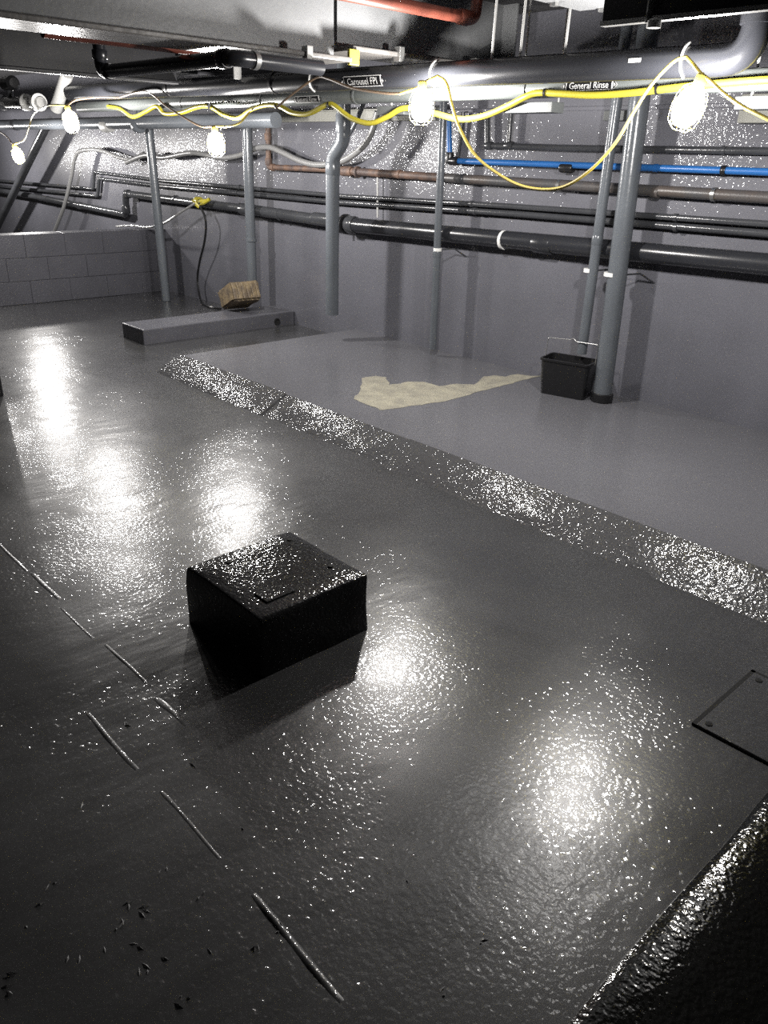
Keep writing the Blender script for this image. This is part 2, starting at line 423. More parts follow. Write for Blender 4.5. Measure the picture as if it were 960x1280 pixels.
# plinth
x0, x1, y0, y1, h = -6.98, -6.58, 3.27, WALL_Y - 0.01, 0.135
pl = empty('floor_plinth', ((x0 + x1) / 2, (y0 + y1) / 2, 0)); tag(pl, 'long low grey concrete plinth running out from the back wall', 'plinth')
MB().box((x0, y0, -0.01), (x1, y1, h)).build('body', 'plinth', pl, smooth=False, bevel=0.010)
mtx = Matrix.Translation((x1 - 0.004, 4.72, 0.05)) @ Matrix.Rotation(math.pi / 2, 4, 'Y')
MB().lathe([(0.034, 0.0), (0.034, 0.012), (0.022, 0.012), (0.022, 0.006)], mtx, 14).build('drain_hole', 'hole', pl)

# brown block on the plinth
c = Vector((-6.90, 4.50, h))
br = empty('brown_block', c); tag(br, 'rough brown block with ridged end lying tilted on the plinth', 'block')
mtx = Matrix.Translation(c + Vector((0.0, 0.0, 0.15))) @ Matrix.Rotation(math.radians(-8), 4, 'Z') @ Matrix.Rotation(math.radians(-24), 4, 'Y')
bm = bmesh.new(); bmesh.ops.create_cube(bm, size=1)
bmesh.ops.scale(bm, verts=bm.verts, vec=(0.33, 0.31, 0.19))
bmesh.ops.bevel(bm, geom=bm.edges[:], offset=0.02, segments=2, affect='EDGES')
bmesh.ops.triangulate(bm, faces=bm.faces[:]); bmesh.ops.subdivide_edges(bm, edges=[e for e in bm.edges if e.calc_length() > 0.04], cuts=3, use_grid_fill=True)
for v in bm.verts: v.co += v.co.normalized() * 0.014 * noise.noise(v.co * 11)
mb = MB(); bm.verts.index_update(); mb.add([mtx @ v.co for v in bm.verts], [tuple(v.index for v in f.verts) for f in bm.faces]); bm.free()
mb.build('body', 'brown', br)
for i in range(6):
    y = -0.125 + i * 0.05
    MB().box((0.155, y - 0.015, -0.080), (0.178, y + 0.015, 0.080), mtx).build('ridge', 'brown', br, smooth=False, bevel=0.005)

# black paint scuttle
bc = Vector((-3.08, 4.68, SLAB))
bn = empty('paint_scuttle', bc); tag(bn, 'black plastic rectangular bucket with thin wire handle by the wall', 'bucket')
def rrect(hx, hy, r, n=4):
    out = []
    for (cx, cy, a0) in ((hx - r, hy - r, 0), (-hx + r, hy - r, 90), (-hx + r, -hy + r, 180), (hx - r, -hy + r, 270)):
        for k in range(n + 1):
            a = math.radians(a0 + 90 * k / n); out.append((cx + r * math.cos(a), cy + r * math.sin(a)))
    return out
rot = Matrix.Rotation(math.radians(13), 4, 'Z')
rings = [(0.160, 0.090, 0.0), (0.172, 0.110, 0.235), (0.180, 0.118, 0.238), (0.180, 0.118, 0.252), (0.168, 0.106, 0.252), (0.155, 0.085, 0.012)]
vv = []; fs = []; K = None
for hx, hy, z in rings:
    rr = rrect(hx, hy, 0.03); K = len(rr); vv += [bc + rot @ Vector((a, b, z)) for a, b in rr]
for i in range(len(rings) - 1):
    for k in range(K): fs.append((i * K + k, i * K + (k + 1) % K, (i + 1) * K + (k + 1) % K, (i + 1) * K + k))
fs.append(tuple(range(K - 1, -1, -1))); fs.append(tuple((len(rings) - 1) * K + k for k in range(K)))
MB().add(vv, fs).build('body', 'black', bn)
hp = [(-0.182, 0.0, 0.235), (-0.182, 0.02, 0.37), (-0.02, 0.025, 0.375), (0.0, 0.025, 0.388), (0.02, 0.025, 0.368), (0.182, 0.02, 0.37), (0.182, 0.0, 0.235)]
MB().tube(fillet([bc + rot @ Vector(q) for q in hp], 0.012, 3), 0.003, 8).build('wire_handle', 'metal', bn)
MB().box((-0.12, -0.07, 0.05), (0.13, 0.08, 0.16), Matrix.Translation(bc) @ rot).build('paint_fill', 'plinth', bn, smooth=False, bevel=0.006)

# ================================================================== PIPES
def pipe(name, label, pts, r, m, fil=0.0, couplings=(), clips=(), open_end=False, cat='pipe', seg=16, cm=None, elbow=True, group=None):
    """pts world points; couplings: (point, direction, radius, length, material); clips: (point)"""
    pts = [Vector(p) for p in pts]
    lo = min(pts, key=lambda p: p.z)
    parts = bool(couplings or clips or open_end)
    path = fillet(pts, fil) if fil else pts
    if not parts:
        return tag(MB().tube(path, r, seg).build(name, m), label, cat, group)
    root = empty(name, lo); tag(root, label, cat, group)
    MB().tube(path, r, seg).build('pipe_run', m, root)
    for (q, d, rr, ln, cmat) in couplings:
        d = Vector(d).normalized(); q = Vector(q)
        MB().tube([q - d * ln / 2, q - d * ln * 0.42, q + d * ln * 0.42, q + d * ln / 2], [rr * 0.93, rr, rr, rr * 0.93], seg).build('coupling', cmat, root)
    for (q, d, rr, cmat) in clips:
        d = Vector(d).normalized(); q = Vector(q)
        cl = MB().tube([q - d * 0.012, q + d * 0.012], rr, seg); 
        cl.box((q.x - 0.012, q.y, q.z - 0.012), (q.x + 0.012, WALL_Y - 0.0005, q.z + 0.012))
        cl.build('wall_clip', cmat, root)
    if open_end:
        e = pts[-1]; d = (pts[-1] - pts[-2]).normalized()
        MB().tube([e - d * 0.02, e + d * 0.001], r * 0.86, seg).build('open_end', 'hole', root)
    return root
X_ = (1, 0, 0); Z_ = (0, 0, 1); PY = 4.86

# big waste pipe in three diameters
a = W(165, 243, PY); b = W(300, 260, PY); c = W(440, 281, PY); d = W(955, 330, PY); d2 = d + (d - c).normalized() * 2.2
root = pipe('waste_pipe', 'large dark waste pipe running along back wall at knee height', [c, d2], 0.062, 'pipe_big',
     couplings=[(c, X_, 0.074, 0.10, 'pipe_dark'), (W(432, 280, PY), X_, 0.085, 0.025, 'black'), (W(680, 305, PY), X_, 0.066, 0.16, 'pipe_big')],
     clips=[(W(630, 300, PY), X_, 0.068, 'white'), (W(900, 325, PY) + Vector((0.8, 0, 0)), X_, 0.068, 'white')])
pipe('waste_pipe', 'mid-size dark waste pipe joining the large one left of its flange', [b, c + Vector((-0.02, 0, 0))], 0.050, 'pipe_dark',
     couplings=[(W(310, 262, PY), X_, 0.058, 0.22, 'pipe_dark'), (W(405, 274, PY), X_, 0.054, 0.3, 'pipe_dark')], clips=[(W(350, 268, PY), X_, 0.055, 'pipe_dark')])
e1 = W(157, 242, PY); e2 = W(158, 268, PY); e3 = W(30, 243, PY)
pipe('waste_pipe', 'stepped waste pipe with two elbows above the low block wall', [b + Vector((0.05, 0, 0)), e1, e2, e3, Vector((XL + 0.02, PY, e3.z + 0.02))], 0.040, 'pipe_dark', fil=0.06,
     couplings=[(e1 + Vector((0.06, 0, 0)), X_, 0.05, 0.08, 'pipe_dark'), (e2 + Vector((0, 0, 0.06)), Z_, 0.052, 0.10, 'pipe_dark'), (W(100, 257, PY), X_, 0.047, 0.12, 'pipe_dark')],
     clips=[(W(220, 249, PY), X_, 0.045, 'pipe_dark'), (W(60, 249, PY), X_, 0.045, 'pipe_dark')])
# twin thin pipes
up = [W(0, 229, 4.90), W(117, 236, 4.90), W(118, 215, 4.90), W(203, 226, 4.90), W(427, 245, 4.90), W(640, 258, 4.90), W(958, 280, 4.90)]
lo = [W(0, 236, 4.90), W(122, 245, 4.90), W(124, 223, 4.90), W(203, 233, 4.90), W(427, 253, 4.90), W(640, 267, 4.90), W(958, 292, 4.90)]
up[0].x = lo[0].x = XL + 0.02; up.append(up[-1] + Vector((2.2, 0, 0))); lo.append(lo[-1] + Vector((2.2, 0, 0)))
pipe('conduit_pipe', 'upper of two thin grey pipes running parallel along the back wall', up, 0.020, 'pipe_dark', fil=0.03, seg=10,
     clips=[(W(a_, b_, 4.90), X_, 0.025, 'pipe_dark') for a_, b_ in ((300, 234), (590, 255), (845, 272))])
pipe('conduit_pipe', 'lower of two thin grey pipes running parallel along the back wall', lo, 0.022, 'pipe_dark', fil=0.03, seg=10,
     clips=[(W(a_, b_, 4.90), X_, 0.027, 'pipe_dark') for a_, b_ in ((297, 241), (594, 264), (845, 284))])
# rusty pipe
r0 = W(335, 158, 4.88); r1 = W(336, 209, 4.88); r2 = W(415, 212, 4.88)
pipe('rusty_pipe', 'rusty iron pipe dropping then turning right left of the round downpipe', [r0, r1, r2], 0.026, 'rust', fil=0.03, seg=12,
     couplings=[(W(335, 171, 4.88), Z_, 0.035, 0.06, 'rust'), (r1 + Vector((0, 0, 0.05)), Z_, 0.034, 0.06, 'rust'), (r1 + Vector((0.07, 0, 0)), X_, 0.034, 0.05, 'rust')])
r3 = W(436, 214, 4.88); r4 = W(552, 222, 4.88); r5 = W(958, 247, 4.88)
pipe('rusty_pipe', 'orange rusty length of pipe between the downpipe and the slim pipe', [r2 + Vector((0.0, 0, 0)), r3, r4], 0.031, 'rust', seg=12,
     couplings=[(W(434, 214, 4.88), X_, 0.042, 0.14, 'rust'), (W(447, 215, 4.88), X_, 0.046, 0.03, 'rust')], clips=[(W(500, 218, 4.88), X_, 0.036, 'rust')])
pipe('iron_pipe', 'dark iron pipe with rust spots running below the blue pipe', [r4, r5, r5 + Vector((2.2, 0, 0))], 0.033, 'rustspot', seg=12,
     couplings=[(W(820, 240, 4.88), X_, 0.038, 0.05, 'rustspot')], clips=[(W(a_, b_, 4.88), X_, 0.039, 'metal') for a_, b_ in ((700, 232), (893, 243))] + [(W(580, 224, 4.88), X_, 0.039, 'pipe_dark')])
# blue pipe
b0 = W(561, 148, 4.88); b1 = W(562, 201, 4.88); b2 = W(958, 215, 4.88)
pipe('blue_pipe', 'bright blue plastic water pipe with black fittings along the back wall', [b0, b1, b2, b2 + Vector((2.2, 0, 0))], 0.021, 'blue', fil=0.02, seg=12,
     couplings=[(b1 + Vector((0.0, 0, 0.02)), Z_, 0.032, 0.08, 'black'), (b1 + Vector((0.05, 0, 0)), X_, 0.031, 0.09, 'black'), (W(709, 210, 4.88), X_, 0.032, 0.10, 'black'), (W(905, 213, 4.88), X_, 0.027, 0.03, 'black')],
     clips=[(W(820, 210, 4.88), X_, 0.024, 'blue')])
# upper dark pipe with two droppers
t0 = W(609, 140, 4.90); t1 = W(609, 182, 4.90); t2 = W(958, 189, 4.90)
pipe('gas_pipe', 'dark painted pipe above the blue pipe with two droppers', [t0, t1, W(700, 185, 4.90), t2, t2 + Vector((2.2, 0, 0))], 0.021, 'pipe_dark', fil=0.02, seg=12,
     couplings=[(t1 + Vector((0.02, 0, 0)), X_, 0.028, 0.06, 'pipe_dark'), (W(637, 182, 4.90), X_, 0.028, 0.07, 'pipe_dark'), ((W(637, 182, 4.90) + W(637, 140, 4.90)) / 2, Z_, 0.018, (W(637, 140, 4.90) - W(637, 182, 4.90)).length, 'pipe_dark')],
     clips=[(W(905, 188, 4.90), X_, 0.026, 'pipe_dark')])
pipe('thin_dropper', 'short thin dark pipe dropping beside the blue elbow', [W(579, 140, 4.91), W(572, 196, 4.91)], 0.014, 'pipe_dark', seg=10)
pipe('steel_rod', 'thin bare rod standing upright on the flanged waste pipe', [W(472, 272, 4.90), W(472, 214, 4.90)], 0.008, 'pipe_white', seg=8)

# floor-standing and hanging vertical pipes
def vpipe(name, label, top, bot, y_top, y_bot, r, m, ring=None, open_end=False, extra=(), cat='pipe'):
    a_, b_ = W(*top, y_top), W(*bot, y_bot)
    d_ = (b_ - a_).normalized(); cps = list(extra)
    root_ = pipe(name, label, [a_, b_], r, m, couplings=cps, open_end=open_end, seg=20, cat=cat) if (cps or open_end or ring) else pipe(name, label, [a_, b_], r, m, seg=20, cat=cat)
    return root_, a_, b_, d_
def ring_part(root_, q, d_, r, m='white'):
    MB().tube([q - d_ * 0.012, q + d_ * 0.012], r, 20).build('support_ring', m, root_)
    mb_ = MB().tube([q + Vector((r * 0.5, 0, 0)), Vector((q.x + r * 0.9 + 0.06, (q.y + WALL_Y) / 2, q.z + 0.01)), Vector((q.x + r + 0.10, WALL_Y - 0.001, q.z - 0.05))], 0.006, 8)
    mb_.build('wall_stay', 'pipe_dark', root_)

def to_ceiling(a_, b_): return b_ + (a_ - b_) * ((ZC - b_.z) / (a_.z - b_.z))
def downpipe(label, top, bot, y, r, open_end, ring, boot=False):
    a_, b_ = W(*top, y), W(*bot, y); a_ = to_ceiling(a_, b_); d_ = (b_ - a_).normalized()
    rt_ = pipe('downpipe', label, [a_, b_], r, 'pipe', couplings=[(Vector((b_.x, b_.y, SLAB + 0.03)), Z_, r + 0.012, 0.06, 'black')] if boot else [(b_ - d_ * 0.75, d_, r + 0.003, 0.06, 'pipe')], open_end=open_end, seg=20)
    ring_part(rt_, W(*ring, y), d_, r + 0.005)
downpipe('thick grey downpipe standing beside the black bucket', (798, 135), (752, 499), 4.73, 0.062, False, (768, 343), True)
downpipe('slim grey downpipe ending open above the black bucket', (771, 125), (727, 442), 4.755, 0.034, True, (737, 338))
downpipe('slim grey pipe hanging just short of slab right of centre', (554, 140), (541, 436), 4.76, 0.029, True, (547, 312))
# offset downpipe
py_ = 4.45
pts = [Vector((W(430, 150, py_).x, py_, ZC)), W(429, 176, py_), W(416, 197, py_), W(415, 393, py_)]
rt = pipe('downpipe', 'wide grey downpipe with an offset bend, cut off above the floor', pts, 0.056, 'pipe', fil=0.05, open_end=True, seg=20,
     couplings=[(pts[1] + Vector((0, 0, 0.12)), Z_, 0.060, 0.14, 'pipe'), (pts[2] - Vector((0, 0, 0.08)), Z_, 0.060, 0.10, 'pipe')])
# posts left
rt, a, b, d = vpipe('support_post', 'grey post at the end of the low block wall', (186, 160), (208, 376), 4.56, 4.56, 0.047, 'pipe', extra=[(W(198, 283, 4.56), Z_, 0.054, 0.03, 'pipe')])
rt, a, b, d = vpipe('support_post', 'grey post standing behind the brown block', (308, 140), (316, 371), 4.74, 4.74, 0.048, 'pipe', extra=[(W(314, 300, 4.74), Z_, 0.054, 0.03, 'pipe')])
pipe('diagonal_pipe', 'dark pipe slanting down behind the low wall at far left', [W(57, 160, 4.7), W(-14, 305, 4.7)], 0.055, 'pipe_dark')
# horizontal blue-grey pipe below the ceiling, left
hy = 4.40
p0, p1 = W(-40, 157, hy), W(345, 150, hy)
pipe('overhead_pipe', 'blue-grey horizontal pipe with white coupling at the post heads', [p0 - Vector((1, 0, 0)), p1], 0.062, 'pipe',
     couplings=[(W(134, 157, hy), X_, 0.070, 0.16, 'pipe_white'), (W(173, 157, hy), X_, 0.072, 0.08, 'pipe'), (W(20, 156, hy), X_, 0.068, 0.10, 'pipe_dark')])
pipe('short_riser', 'short riser from the blue-grey overhead pipe to the ceiling pipes', [W(175, 150, hy), W(170, 108, hy)], 0.035, 'pipe')

# ---- big ceiling pipes along X
DY, DR = 3.60, 0.063
A0, A1 = W(88, 117, DY), W(905, 74, DY)
ez = 2.42
dk = empty('ceiling_pipe', A0); tag(dk, 'thick dark ceiling pipe marked Carousel FPI with elbow at right', 'pipe')
el = Vector((A1.x + 0.12, A1.y, A1.z - 0.004))
MB().tube(fillet([A0, el, Vector((el.x, el.y, ez))], 0.13, 10), DR, 24).build('pipe_run', 'pipe_big', dk)
MB().tube([el + Vector((0, 0, 0.12)), el + Vector((0, 0, 0.20))], DR + 0.01, 24).build('coupling', 'pipe_big', dk)
for px_, py_ in ((345, 106), (215, 113)):
    q = W(px_, py_, DY); t = (A1.x - A0.x); q = A0.lerp(A1, (q.x - A0.x) / t); MB().tube([q - Vector((0.012, 0, 0)), q + Vector((0.012, 0, 0))], DR + 0.005, 24).build('pipe_clip', 'black', dk)
LY, LR = 3.78, 0.046
B0, B1 = W(100, 134, LY), W(960, 99, LY); B1 = B1 + (B1 - B0).normalized() * 1.2
pk = empty('ceiling_pipe', B0); tag(pk, 'pale grey ceiling pipe with two General Rinse markers below the thick one', 'pipe')
MB().tube([B0, B1], LR, 20).build('pipe_run', 'pipe_pale', pk)
def onB(px_):
    q = W(px_, 120, LY); t = (q.x - B0.x) / (B1.x - B0.x); return B0.lerp(B1, t)
def onA(px_):
    q = W(px_, 95, DY); t = (q.x - A0.x) / (A1.x - A0.x); return A0.lerp(A1, t)
for px_ in (230, 330, 447, 660):
    q = onB(px_); MB().tube([q - Vector((0.008, 0, 0)), q + Vector((0.008, 0, 0))], LR + 0.005, 20).build('pipe_clip', 'strut', pk)
pipe('branch_pipe', 'white upright branch pipe above the second bulb at left', [W(70, 136, DY - 0.02) , W(84, 92, DY - 0.02)], 0.058, 'pipe_white')

# markers wrapped on the pipes
def text_mesh(s, size):
    cu = bpy.data.curves.new('t', 'FONT'); cu.body = s; cu.size = size; cu.align_x = 'CENTER'; cu.align_y = 'CENTER'; cu.resolution_u = 3
    ob = bpy.data.objects.new('t', cu); COL.objects.link(ob)
    dg = bpy.context.evaluated_depsgraph_get(); me = bpy.data.meshes.new_from_object(ob.evaluated_get(dg))
    bm_ = bmesh.new(); bm_.from_mesh(me)
    for k_ in range(-9, 10):
        bmesh.ops.bisect_plane(bm_, geom=bm_.verts[:] + bm_.edges[:] + bm_.faces[:], plane_co=(0, k_ * size * 0.06, 0), plane_no=(0, 1, 0))
    bm_.verts.index_update(); v = [p.co.copy() for p in bm_.verts]; f = [tuple(q_.index for q_ in p.verts) for p in bm_.faces]; bm_.free()
    bpy.data.objects.remove(ob); bpy.data.curves.remove(cu); bpy.data.meshes.remove(me)
    return v, f
def marker(parent, center, axis, R, L_, H_, ang, text, tsize, arrow=True):
    """pipe marker: plate bent round the pipe, facing the room (-Y), rolled by ang"""
    ax = axis.normalized()
    def P(u, v, e):
        th = ang + v / R
        n = Vector((0, -math.cos(th), math.sin(th)))
        return center + ax * u + n * (R + e)
    def strip(u0, u1, v0, v1, e0, e1, m, name, par):
        mb_ = MB(); k = 8; vv_ = []; 
        for i in range(k + 1):
            v = v0 + (v1 - v0) * i / k
            vv_ += [P(u0, v, e1), P(u1, v, e1), P(u0, v, e0), P(u1, v, e0)]
        fs_ = []
        for i in range(k):
            o = i * 4; fs_ += [(o, o + 1, o + 5, o + 4), (o + 2, o + 6, o + 7, o + 3), (o, o + 4, o + 6, o + 2), (o + 1, o + 3, o + 7, o + 5)]
        fs_ += [(0, 2, 3, 1), (4 * k, 4 * k + 1, 4 * k + 3, 4 * k + 2)]
        return mb_.add(vv_, fs_).build(name, m, par)
    pl_ = strip(-L_ / 2, L_ / 2, -H_ / 2, H_ / 2, -0.002, 0.0015, 'label_white', 'pipe_marker', parent)
    strip(-L_ / 2 + 0.006, L_ / 2 - 0.006, -H_ / 2 + 0.005, H_ / 2 - 0.005, 0.0, 0.0022, 'label_black', 'marker_field', pl_)
    v, f = text_mesh(text, tsize)
    MB().add([P(q.x, q.y, 0.0030) for q in v], f).build('marker_text', 'label_white', pl_, smooth=False)['kind'] = 'stuff'
    if arrow:
        for s_ in (1, -1):
            for sc_, e_, m_ in ((1.0, 0.0014, 'label_white'), (0.70, 0.0022, 'label_black'), (0.38, 0.003, 'label_white')):
                hh = H_ / 2 * sc_; ux = L_ / 2 + 0.002 + (1 - sc_) * H_ * 0.22
                pts_ = [(ux, -hh), (ux + H_ * 0.62 * sc_, 0), (ux, hh)]
                vv_ = [P(s_ * u, w_, e_) for u, w_ in pts_]
                MB().add(vv_, [(0, 1, 2)]).build('marker_arrow', m_, pl_, smooth=False)
axA = (A1 - A0).normalized(); axB = (B1 - B0).normalized()
marker(dk, onA(462), axA, DR, 0.33, 0.062, math.radians(-22), 'Carousel FPI', 0.052)
marker(pk, onB(390), axB, LR, 0.26, 0.044, math.radians(-16), 'General Rinse', 0.038)
marker(pk, onB(741), axB, LR, 0.27, 0.044, math.radians(0), 'General Rinse', 0.040)
def Pa(q, u, th, e): return q + axA * u + Vector((0, -math.cos(th), math.sin(th))) * (DR + e)
q = onA(800)
vv = [Pa(q, u, th, e) for e in (0.002, -0.001) for (u, th) in ((-0.03, -0.02), (0.03, -0.02), (0.03, 0.24), (-0.03, 0.24))]
MB().add(vv, [(0,1,2,3),(7,6,5,4),(0,4,5,1),(1,5,6,2),(2,6,7,3),(3,7,4,0)]).build('sticker', 'label_white', dk, smooth=False)

# yellow hose
HY = 3.72
pts = [(135,133,HY),(150,136,HY),(166,146,HY),(182,140,3.7),(196,133,3.68),(206,142,3.7),(226,141,HY),(246,134,HY),(262,133,HY),(280,143,3.70),(298,147,3.70),(315,136,3.70),(335,131,3.70),(350,133,3.70),(366,141,3.70),(386,142,3.70),(408,131,3.70),(418,132,3.70),(438,147,3.70),(462,154,3.70),(484,146,3.70),(502,136,3.70),(522,136,3.72),(545,142,3.72),(575,149,3.72),(605,145,3.72),(634,133,3.72),(655,122,3.70),(672,116,3.70),(700,117,3.70),(740,119,3.70),(790,116,3.70),(850,109,3.70),(905,104,3.70),(960,100,3.70),(1040,98,3.70),(1150,99,3.70)]
hs = empty('air_hose', W(462, 154, 3.70)); tag(hs, 'yellow hose strapped in loops beneath the ceiling pipes', 'hose')
MB().tube(spline([W(*q) for q in pts], 6), 0.0165, 10).build('hose_run', 'yellow', hs)
for (a_, b_) in ((346, 133), (412, 131), (682, 116), (822, 112), (262, 133)):
    q = W(a_, b_, 3.70); MB().tube([q - Vector((0.006, 0, 0)), q + Vector((0.006, 0, 0))], 0.0205, 10).build('strap', 'black', hs)

# ================================================================== BULBS AND THEIR CORD
lamps = [((527, 130), 3.40, (0, 0), 'bright caged bulb hanging under the Carousel FPI marker pipe'),
         ((862, 130), 3.36, (0.0, 18), 'bright caged bulb tilted on its cord at upper right'),
         ((270, 178), 3.62, (0, -4), 'bright caged bulb hanging between the two grey posts'),
         ((88, 150), 3.20, (0, -8), 'bright caged bulb under the white branch pipe'),
         ((22, 193), 3.83, (0, -16), 'leftmost bright caged bulb hanging low over the block wall'),
         ((-62, 186), 3.9, (0, 0), 'caged bulb of the string just beyond the left edge of view')]
tops = []
for (pp, y, (tx, ty), lab) in lamps:
    c = W(*pp, y)
    mtx = Matrix.Translation(c) @ Matrix.Rotation(math.radians(46), 4, 'Z') @ Matrix.Rotation(math.radians(ty), 4, 'Y')
    root = empty('festoon_lamp', c + Vector((0, 0, -0.1))); tag(root, lab, 'lamp', 'string of caged work lamps')
    prof = [(0.004, -0.090), (0.030, -0.084), (0.050, -0.062), (0.060, -0.028), (0.059, 0.002), (0.050, 0.032), (0.036, 0.056), (0.022, 0.066)]
    MB().lathe(prof, mtx, 18).build('bulb', 'bulb', root)
    ld = bpy.data.lights.new('filament', 'POINT'); ld.energy = BULB_WATTS; ld.color = (1.0, 0.965, 0.93); ld.shadow_soft_size = 0.052
    lo_ = bpy.data.objects.new('filament', ld); COL.objects.link(lo_); lo_.parent = root; lo_.location = (mtx @ Vector((0, 0, -0.022))) - WPOS[root.name]
    MB().lathe([(0.022, 0.062), (0.024, 0.066), (0.024, 0.105), (0.016, 0.112)], mtx, 14).build('socket', 'cord_y', root)
    mb = MB()
    cprof = [(0.026, 0.072), (0.052, 0.055), (0.066, 0.02), (0.068, -0.03), (0.058, -0.078), (0.032, -0.100), (0.0, -0.104)]
    for k in range(6):
        a = math.pi * 2 * k / 6
        mb.tube([mtx @ Vector((r_ * math.cos(a), r_ * math.sin(a), z_)) for r_, z_ in cprof], 0.0014, 6)
    for r_, z_ in ((0.052, 0.052), (0.0665, -0.015), (0.05, -0.082)):
        mb.tube([mtx @ Vector((r_ * math.cos(2 * math.pi * k / 24), r_ * math.sin(2 * math.pi * k / 24), z_)) for k in range(25)], 0.0014, 6)
    mb.build('cage', 'cord_y', root)
    tops.append(mtx @ Vector((0, 0, 0.112)))
T0, T1, T2, T3, T4, T5 = tops
cords = [
 ('brown cord loop between the post and the Carousel marker', 'cord_b', [W(346, 134, 3.52), W(370, 114, 3.50), W(396, 97, 3.50), W(412, 99, 3.49), W(440, 110, 3.48), W(478, 116, 3.47), W(500, 117, 3.46)]),
 ('yellow cord feeding the bulb below the Carousel marker', 'cord_y', [W(500, 117, 3.46), W(522, 110, 3.45), (T0 + W(536, 104, 3.44)) / 2, W(547, 95, 3.46)]),
 ('long yellow cord drooping in a loop between two bulbs', 'cord_y', [W(547, 95, 3.46), W(558, 104, 3.45), W(566, 135, 3.45), W(576, 163, 3.45), W(596, 196, 3.45), W(630, 222, 3.45), W(662, 235, 3.44), W(700, 235, 3.43), W(735, 215, 3.42), W(768, 180, 3.41), W(792, 140, 3.40), W(815, 105, 3.40), W(842, 77, 3.42), W(858, 71, 3.44)]),
 ('short yellow cord from the pipe hook to the tilted bulb', 'cord_y', [W(858, 71, 3.44), W(868, 82, 3.42), W(876, 92, 3.38), T1]),
 ('yellow cord running off past the right edge of view', 'cord_y', [W(876, 92, 3.38), W(890, 103, 3.38), W(905, 117, 3.38), W(925, 131, 3.38), W(942, 140, 3.38), W(975, 154, 3.38), W(1040, 165, 3.38)]),
 ('thin cord hung from the pipe to bulb between posts', 'cord_b', [W(150, 122, 3.50), W(170, 116, 3.50), W(187, 116, 3.50), W(208, 133, 3.54), W(232, 148, 3.58), W(252, 158, 3.61), T2]),
 ('pale cord from bulb between posts up to the hose', 'cord_y', [T2, W(285, 158, 3.63), W(300, 153, 3.66), W(312, 140, 3.68)]),
 ('cord from the white branch pipe across to the pipe hook', 'cord_b', [T3, W(95, 125, 3.3), W(120, 122, 3.45), W(150, 122, 3.50)]),
 ('twisted pale cord to the leftmost bulb', 'cord_y', [T4, W(30, 175, 3.8), W(36, 160, 3.75), W(42, 143, 3.66), W(60, 132, 3.28), T3]),
 ('orange cord reaching the leftmost bulb from out of view', 'cord_b', [T4, W(14, 178, 3.83), W(5, 168, 3.83), W(-20, 156, 3.86), W(-45, 160, 3.88), T5]),
]
for lab, m_, pts in cords:
    tag(MB().tube(spline(pts, 6), 0.0075, 8).build('lamp_cord', m_), lab, 'cord', 'lengths of lamp cord')

for px_, lab in ((397, 'small white hook on the pipe holding the brown cord'), (548, 'small white hook on the pipe right of the marker'), (858, 'small white hook on the pipe above the tilted bulb')):
    q = onA(px_); mb = MB()
    mb.tube([q + Vector((0, -math.cos(t), math.sin(t))) * (DR + 0.006) for t in [math.radians(-70 + 14 * k) for k in range(12)]], 0.006, 8)
    tag(mb.build('cord_hook', 'pipe_white'), lab, 'hook', 'cord hooks')

# ================================================================== CABLES ON THE WALL
pts = [W(68, 290, 4.78), W(80, 258, 4.78), W(89, 222, 4.80), W(94, 196, 4.80), W(103, 188, 4.82), W(125, 188, 4.84), W(150, 197, 4.84), W(165, 199, 4.84), W(180, 192, 4.84)]
tag(MB().tube(spline(pts, 6), 0.024, 10).build('wall_cable', 'cable'), 'pale grey flexible conduit rising behind the low wall', 'cable')
pts = [W(158, 203, 4.81), W(182, 194, 4.81), W(205, 197, 4.81), W(240, 191, 4.81), W(275, 197, 4.81), W(300, 194, 4.81), W(318, 186, 4.81), W(336, 184, 4.81), W(352, 190, 4.81), W(375, 201, 4.81), W(398, 206, 4.81), W(425, 202, 4.81), W(446, 190, 4.81), W(462, 172, 4.81), W(472, 140, 4.81)]
tag(MB().tube(spline(pts, 6), 0.026, 10).build('wall_cable', 'cable'), 'grey conduit sagging in waves along the upper back wall', 'cable')
tag(MB().tube(spline([W(423, 188, 4.6), W(434, 172, 4.6), W(446, 150, 4.6), W(456, 125, 4.6)], 6), 0.018, 10).build('wall_cable', 'pipe'), 'short grey cable slanting up beside the offset downpipe', 'cable')
tag(MB().tube(spline([W(244, 254, 4.72), W(225, 266, 4.70), W(205, 279, 4.66), W(185, 284, 4.70), W(165, 282, 4.74), W(146, 283, 4.80)], 6), 0.013, 8).build('drop_cable', 'cable'), 'grey cable hanging from yellow tape to the low wall', 'cable')
tag(MB().tube(spline([W(250, 257, 4.73), W(257, 275, 4.74), W(256, 300, 4.76), W(249, 330, 4.80), W(247, 352, 4.82), G(252, 378, 0.02), G(264, 384, 0.015), G(276, 386, 0.015)], 6), 0.012, 8).build('drop_cable', 'black'), 'black cable hanging from yellow tape down to the floor', 'cable')
# yellow tape knot
q = W(248, 254, 4.74); root = empty('tape_knot', q); tag(root, 'yellow tape knotted round the waste pipe and two cables', 'tape')
tape_ring = W(248, 252, PY)
MB().tube([tape_ring - Vector((0.03, 0, 0)), tape_ring + Vector((0.03, 0, 0))], 0.05, 16).build('tape_wrap', 'yellow', root)
for (s_, e_) in (((240, 250), (249, 259)), ((249, 257), (262, 249)), ((246, 252), (258, 251))):
    MB().tube([W(*s_, 4.76), (W(*s_, 4.73) + W(*e_, 4.73)) / 2, W(*e_, 4.76)], [0.006, 0.022, 0.018], 8).build('tape_end', 'yellow', root)

